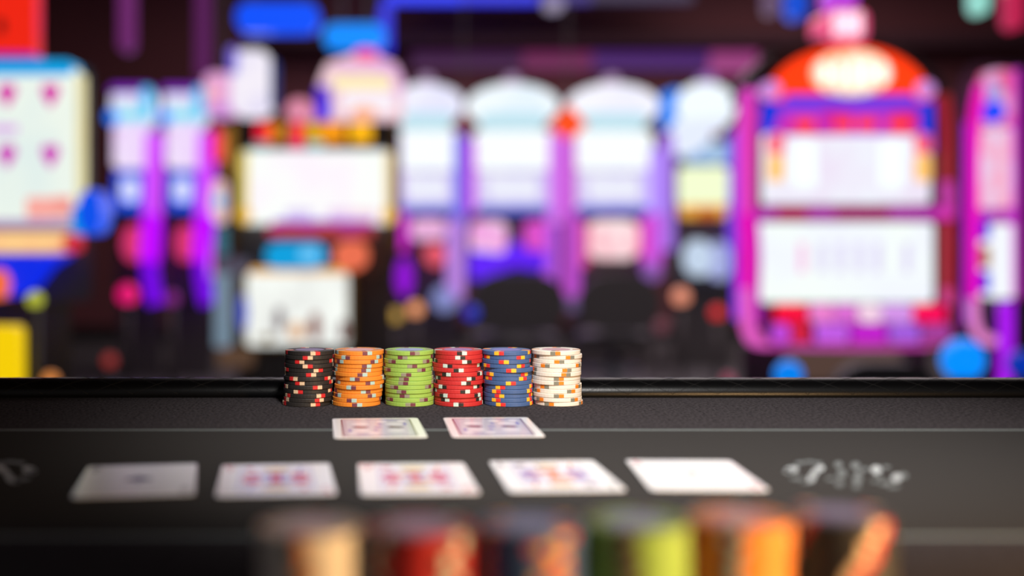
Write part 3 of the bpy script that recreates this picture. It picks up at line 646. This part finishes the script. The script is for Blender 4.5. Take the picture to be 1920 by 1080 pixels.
# ---- row of four white topped machines
ROW = [(800, 'nearest the gold framed machine'), (962, 'with a violet arch lit below its screens'), (1150, 'with a pink and white belly light, beside the narrow machine')]
YM = 8.0
for k, (cx, tail) in enumerate(ROW):
    g = Thing('slot_machine', 'white topped violet slot machine ' + tail, 'slot machine', cx, YM, 0, 'white topped slot machines in a row')
    hw = (70, 86, 86)[k]
    g.taper('cabinet', cx-hw+8, cx+hw-8, 520, None, m_body, 0.14, 0.6, 2, 0.2)
    g.taper('cabinet_back', cx-hw, cx+hw, 235, 530, m_body, 0.12, 0.6, 6, 0.2)
    pal = [((240, 240, 252), (226, 226, 250)), ((240, 248, 252), (226, 240, 250)), ((244, 244, 252), (236, 236, 252))][k]
    td = g.poly('topper', [(a, c) for a, c in ellipse(cx, 198, hw+1, -42, 28)], glow(pal[0], 1.06, pal[1], 5), 0.0, 0.12)
    g.slab('topper_skirt', cx-hw*0.74, cx+hw*0.74, 212, 240, glow((190, 228, 240), 1.0), -0.02, 0.1, 12, td)
    g.slab('topper_cap', cx-14, cx+14, 138, 165, glow((176, 140, 186), 0.85), 0.05, 0.2, 10, td)
    us = g.slab('upper_screen', cx-hw*0.86, cx+hw*0.86, 244, 318, glow((242, 248, 250), 1.1), 0.0, 0.14, 14)
    ls = g.slab('lower_screen', cx-hw*0.82, cx+hw*0.82, 322, 392, glow((206, 192, 250), 0.95, (226, 216, 252), 6), 0.0, 0.14, 8)
    g.slab('screen_edge', cx-hw*0.78, cx+hw*0.78, 386, 400, glow((90, 110, 226), 0.9), -0.01, 0.1, 5, ls)
    g.slab('screen_picture', cx-hw*0.55, cx+hw*0.55, 330, 376, glow((236, 238, 252), 1.0), -0.008, 0.0, 10, ls)
    if k == 0:
        g.slab('belly_light', 770, 835, 410, 450, glow((240, 180, 226), 0.95), -0.02, 0.13, 14)
        g.oval('belly_lamp', 816, 478, 20, 22, glow((240, 90, 110), 0.9), -0.03, 0.13)
        g.slab('neon_post', 736, 752, 250, 400, glow((176, 80, 235), 1.12), -0.04, 0.12, 7)
        g.slab('neon_post', 746, 766, 400, 470, glow((216, 20, 214), 1.0), -0.04, 0.12, 8)
        g.oval('violet_lamp', 758, 520, 16, 36, glow((146, 0, 216), 1.0), -0.05, 0.13)
        g.slab('neon_post', 850, 873, 250, 440, glow((116, 104, 226), 1.12), -0.05, 0.12, 8)
        g.slab('neon_post', 838, 870, 410, 560, glow((184, 130, 224), 1.0), -0.06, 0.12, 12)
        g.oval('post_foot', 834, 560, 24, 24, glow((140, 150, 214), 0.8), -0.06, 0.05)
    elif k == 1:
        g.slab('belly_light', 884, 950, 414, 476, glow((244, 210, 236), 1.0, (244, 160, 226), 7), -0.02, 0.13, 16)
        g.slab('belly_light', 986, 1030, 414, 470, glow((226, 80, 206), 0.95), -0.02, 0.13, 14)
        g.poly('violet_arch', [(880, 520), (882, 470), (940, 476), (968, 452), (1000, 476), (1036, 470), (1030, 500), (1000, 506), (968, 500), (930, 512), (900, 526)], glow((96, 30, 250), 1.0), -0.03, 0.12)
        g.slab('neon_post', 878, 892, 260, 400, glow((196, 70, 226), 1.12), -0.04, 0.12, 6)
        g.slab('neon_post', 1028, 1052, 250, 420, glow((200, 110, 226), 1.12), -0.05, 0.12, 8)
        g.slab('neon_post', 1022, 1044, 420, 560, glow((170, 80, 216), 1.12), -0.05, 0.12, 10)
        g.oval('post_foot', 1034, 566, 16, 18, glow((120, 100, 150), 0.7), -0.05, 0.05)
    else:
        g.slab('belly_light', 1106, 1196, 412, 486, glow((250, 226, 228), 1.05, (250, 190, 200), 7), -0.02, 0.13, 22)
        g.slab('belly_side', 1198, 1222, 416, 480, glow((236, 50, 160), 0.9), -0.02, 0.13, 10)
        g.slab('belly_side', 1084, 1104, 416, 500, glow((230, 90, 150), 0.9), -0.02, 0.13, 10)
        g.slab('neon_post', 1058, 1078, 250, 400, glow((190, 80, 200), 1.12), -0.05, 0.12, 8)
        g.slab('neon_post', 1060, 1086, 400, 560, glow((176, 70, 190), 1.12), -0.05, 0.12, 10)
        g.oval('post_foot', 1075, 566, 16, 18, glow((120, 100, 150), 0.7), -0.05, 0.05)
        g.slab('neon_post', 1216, 1238, 280, 400, glow((176, 140, 250), 1.12), -0.05, 0.12, 8)
        g.slab('neon_post', 1210, 1238, 400, 500, glow((196, 80, 214), 1.12), -0.05, 0.12, 10)
        g.oval('post_foot', 1222, 506, 16, 20, glow((150, 100, 190), 0.8), -0.05, 0.05)
for lab, px, col, k, a in (('orange red diamond sign hanging between two white topped machines', 1066, (246, 74, 8), 1.1, 36), ('dark red diamond sign hanging between two white topped machines', 869, (120, 20, 30), 0.9, 24)):
    g = Thing('hanging_sign', lab, 'sign', px, 7.6)
    g.poly('diamond_panel', [(px, 232-a), (px+a, 234), (px, 234+a*0.8), (px-a, 234)], glow(col, k), 0.0, 0.06)
    g.slab('hanger', px-1, px+1, -450, 234-a+2, m_body, 0.02, 0.04, 0.5)
g = Thing('slot_machine', 'narrow slot machine with yellow screen and blue topper edge beside the red arch machine', 'slot machine', 1322, 8.2)
g.taper('cabinet', 1268, 1384, 540, None, m_body, 0.14, 0.6, 2, 0.2)
g.taper('cabinet_back', 1260, 1388, 250, 545, m_body, 0.12, 0.6, 6, 0.2)
tp = g.oval('topper', 1324, 200, 56, 46, glow((236, 246, 252), 1.1), 0.0, 0.3)
g.slab('topper_edge', 1252, 1282, 166, 236, glow((0, 130, 245), 1.05), 0.02, 0.28, 12, tp)
g.slab('topper_cap', 1318, 1346, 136, 166, glow((150, 100, 190), 0.8), 0.05, 0.2, 10, tp)
g.poly('slanted_sign', [(1262, 226), (1370, 216), (1350, 250), (1300, 290), (1268, 290)], glow((226, 234, 250), 1.05), -0.02, 0.14)
g.slab('sign_picture', 1290, 1366, 268, 306, glow((176, 206, 236), 0.95, (90, 150, 220), 10), -0.01, 0.14, 10)
g.oval('red_gem', 1342, 256, 10, 8, glow((130, 40, 70), 0.8), -0.04, -0.02)
g.slab('yellow_screen', 1278, 1366, 312, 386, glow((240, 250, 206), 1.05), 0.0, 0.14, 10)
g.slab('orange_sill', 1280, 1364, 384, 408, glow((240, 170, 60), 1.0), -0.01, 0.14, 8)
g.oval('sill_lamp', 1326, 400, 22, 9, glow((206, 100, 20), 1.0), -0.02, -0.01)
g.oval('belly_lamp', 1312, 484, 24, 34, glow((196, 214, 236), 1.0), -0.02, 0.14)
g.oval('belly_lamp', 1352, 490, 18, 36, glow((168, 176, 230), 0.95), -0.02, 0.14)
for x, col in ((1252, (170, 120, 240)), (1382, (130, 80, 240))): g.slab('neon_post', x-9, x+9, 250, 470, glow(col, 0.9), -0.05, 0.12, 6)

# ---- card screen machine at the side
g = Thing('video_poker_machine', 'video poker machine with a tall white card screen and cyan top bar', 'slot machine', 0, 4.0)
g.taper('cabinet', -170, 110, 560, None, m_body, 0.15, 0.6, 2, 0.2)
g.taper('cabinet_back', -195, 156, 112, 570, m_body, 0.12, 0.6, 20, 0.2)
sc = g.slab('card_screen', -180, 150, 128, 428, glow((240, 248, 236), 1.0, (226, 240, 236), 3), 0.0, 0.04, 14)
g.slab('screen_border', 144, 158, 140, 424, glow((236, 226, 170), 0.9), -0.01, 0.03, 5, sc)
g.slab('top_bar', -190, 138, 114, 142, glow((0, 160, 226), 1.05), -0.02, 0.1, 10)
for x in (-145, -65, 14, 95):
    for y in (180, 294):
        g.poly('screen_pip', [(x, y-20), (x+10, y-24), (x+18, y-12), (x+10, y+8), (x, y+22), (x-10, y+8), (x-18, y-12), (x-10, y-24)], glow((226, 20, 176) if y < 200 else (216, 60, 196), 0.9), -0.006, 0.0, sc)
for x, y, w_, h_, col in ((10, 242, 24, 8, (222, 170, 232)), (76, 390, 26, 20, (250, 170, 160)), (118, 388, 18, 20, (244, 160, 150)), (30, 420, 110, 8, (170, 140, 190)), (-90, 395, 40, 20, (250, 170, 160))):
    g.slab('screen_caption', x-w_, x+w_, y-h_, y+h_, glow(col, 1.0), -0.005, 0.0, 6, sc)
g.slab('lower_sign', -190, 128, 434, 474, glow((255, 206, 140), 1.0, (250, 176, 130), 8), -0.03, 0.1, 12)
g.slab('sign_end', 122, 142, 438, 472, glow((206, 20, 40), 1.0), -0.03, 0.1, 8)
g.poly('blue_skirt', [(-190, 478), (122, 478), (86, 502), (56, 540), (30, 556), (-190, 556)], glow((0, 40, 232), 1.0), -0.02, 0.14)
bt = g.oval('service_button', 176, 398, 22, 42, glow((0, 80, 236), 1.0), -0.06, 0.1)
g.slab('button_arm', 140, 172, 386, 440, glow((0, 150, 226), 1.0), -0.04, 0.1, 8)
g.oval('orange_lamp', 4, 532, 20, 28, glow((246, 110, 50), 1.0), -0.06, 0.14)
g = Thing('hanging_sign', 'red lit sign box hanging above the video poker machine', 'sign', -20, 4.3)
sb_ = g.slab('sign_box', -110, 66, -60, 104, glow((240, 34, 8), 1.0), 0.0, 0.08, 12)
g.slab('sign_mark', -6, 10, 36, 62, glow((90, 10, 6), 0.8), -0.01, 0.0, 6, sb_)
g.slab('sign_foot', -110, 64, 98, 112, glow((120, 40, 190), 0.9), 0.0, 0.18, 6)
g.slab('hanger', -24, -16, -200, -58, m_body, 0.08, 0.12, 2)
g = Thing('floor_sign', 'yellow lit floor sign standing below the video poker machine', 'sign', -10, 3.6)
g.slab('sign_panel', -60, 36, 612, 730, glow((246, 206, 0), 1.0), 0.0, 0.06, 12)
g.box('stand', -30, 10, 0.02, g.z(728), m_body, 0.01, 0.05)
g.box('base', -50, 30, 0.0, 0.02, m_body, -0.1, 0.16)

# ---- stools and globes
stool(965, 512, 6.9, 176, 'dark round-backed stool in front of the violet arch machine', 'dark stools at the machines')
stool(1150, 512, 7.0, 150, 'dark round-backed stool beside the orange diamond machine', 'dark stools at the machines')
stool(1612, 668, 3.6, 190, 'dark round-backed stool in front of the red arch machine', 'dark stools at the machines')
for a in ((66, 562, 3.7, 15, (170, 176, 50), 1.2, 'yellow-green globe lamp under the video poker machine'),
          (95, 712, 3.45, 15, (214, 130, 60), 1.1, 'tan globe lamp just showing over the rail beside the yellow sign'),
          (206, 676, 6.0, 12, (150, 44, 40), 1.1, 'dull red globe lamp low over the rail'),
          (240, 552, 7.0, 19, (226, 10, 110), 1.2, 'crimson globe lamp under the slim violet machines'),
          (322, 560, 7.0, 13, (130, 30, 130), 1.0, 'dull purple globe lamp between the slim violet machines'),
          (690, 574, 6.6, 13, (220, 112, 60), 1.4, 'rust orange globe lamp beside the gold framed machine'),
          (740, 592, 7.1, 13, (190, 150, 60), 1.2, 'mustard yellow globe lamp between two orange ones'),
          (779, 580, 6.8, 14, (230, 150, 100), 1.3, 'peach globe lamp beside the mustard yellow one'),
          (884, 586, 6.3, 14, (20, 40, 170), 1.3, 'dark blue globe lamp under the white topped machines'),
          (1277, 556, 7.0, 16, (226, 140, 110), 1.2, 'salmon globe lamp in front of the narrow machine'),
          (1345, 586, 7.0, 13, (206, 30, 34), 1.2, 'red globe lamp between the salmon lamp and the arch machine'),
          (1240, 612, 7.4, 13, (110, 60, 70), 1.0, 'dull rose globe lamp low on the dark floor'),
          (1805, 674, 3.6, 40, (0, 140, 255), 1.1, 'large bright blue globe lamp between the pink framed machines'),
          (1478, 702, 3.2, 27, (0, 130, 240), 1.0, 'blue globe lamp sinking behind the rail near the arch machine'),
          (1365, 712, 4.0, 12, (150, 70, 90), 1.0, 'faint rose globe lamp at the rail beside the blue one'),
          (1915, 682, 3.9, 26, (0, 50, 170), 1.0, 'deep blue globe lamp at the photo edge')):
    globe(*a)

# ---- lights, pipes and soffit glow overhead
def pendant(label, px, Y, parts, rods):
    g = Thing('ceiling_light', label, 'light', px, Y)
    for i, p in enumerate(parts): g.slab('light_panel', *p)
    for x in rods: g.slab('suspension_rod', x-3, x+3, -560, parts[0][2]+4, m_body, 0.1, 0.13, 1)
    return g
pendant('large blue oval light hanging from the ceiling', 520, 6.0, [(442, 598, 4, 60, glow((0, 82, 255), 1.0), 0.0, 0.1, 24)], (470, 570))
pendant('smaller sky blue oval light hanging beside the big one', 664, 6.6, [(606, 722, 44, 90, glow((0, 140, 255), 1.05), 0.0, 0.1, 22)], (640, 690))
g = Thing('led_strip', 'deep blue LED strip framing the dark soffit', 'light', 890, 9.6)
g.poly('upright_strip', [(698, 92), (734, 92), (734, -6), (718, -6)], glow((0, 34, 236), 1.0), 0.0, 0.2)
g.slab('long_strip', 730, 870, -16, 5, glow((0, 44, 240), 1.3), 0.0, 0.06, 4)
g.slab('long_strip', 870, 1010, -16, 5, glow((6, 36, 230), 1.1), 0.0, 0.06, 4)
g.slab('long_strip', 1010, 1110, -16, 4, glow((50, 30, 160), 0.6), 0.0, 0.06, 4)
g.slab('long_strip', 1110, 1300, -16, 3, glow((44, 26, 90), 0.5), 0.0, 0.06, 4)
g.oval('spot_head', 1036, 12, 18, 12, glow((150, 140, 170), 1.0), -0.1, 0.0)
g.slab('mounting_bar', 720, 1300, -200, -16, m_ceil, 0.05, 0.15, 4)
g = Thing('soffit_glow', 'dim purple soffit glow, put in as emitting panels along the far wall', 'light', 1090, YB-0.1)  # purple light on the soffit, put in as emitting panels
g.slab('glow_panel', 770, 980, 98, 128, glow((66, 26, 72), 0.9), -0.02, 0.08, 6)
g.slab('glow_panel', 980, 1110, 94, 130, glow((110, 36, 84), 0.95), -0.02, 0.08, 6)
g.slab('glow_panel', 1110, 1330, 94, 128, glow((76, 34, 112), 0.9), -0.02, 0.08, 6)
g.slab('glow_panel', 1330, 1420, 90, 136, glow((160, 64, 130), 0.9), -0.02, 0.08, 6)
def hang(label, px, Y, y1, rx, col, k):
    g = Thing('pendant_tube', label, 'light', px, Y)
    g.slab('lit_tube', px-rx, px+rx, -30, y1, glow(col, k), 0.0, 2*rx/F*Y, rx)
    g.slab('suspension_rod', px-2, px+2, -700, -28, m_body, 0.02, 0.05, 1)
hang('hanging pipe beside the red sign, its dim purple put in as glow', 236, 7.0, 96, 14, (112, 40, 110), 0.9)  # a pipe, not a lamp; its brightness is put in as emission
hang('short hanging pipe above the slim violet machines, dim purple put in as glow', 379, 7.4, 148, 13, (96, 30, 96), 0.8)  # second pipe, given the same added glow
hang('mint green tip of a hanging light near the top edge', 1841, 5.0, 26, 15, (150, 220, 206), 1.0)
hang('red hanging light at the corner above the neon edge machine', 1906, 5.4, 54, 16, (196, 30, 80), 0.9)
hang('small blue hanging light beside the arch machine topper', 1497, 6.0, 36, 18, (0, 80, 220), 0.9)
hang('small grey pink hanging light next to the blue one', 1450, 6.2, 28, 14, (110, 84, 110), 0.8)
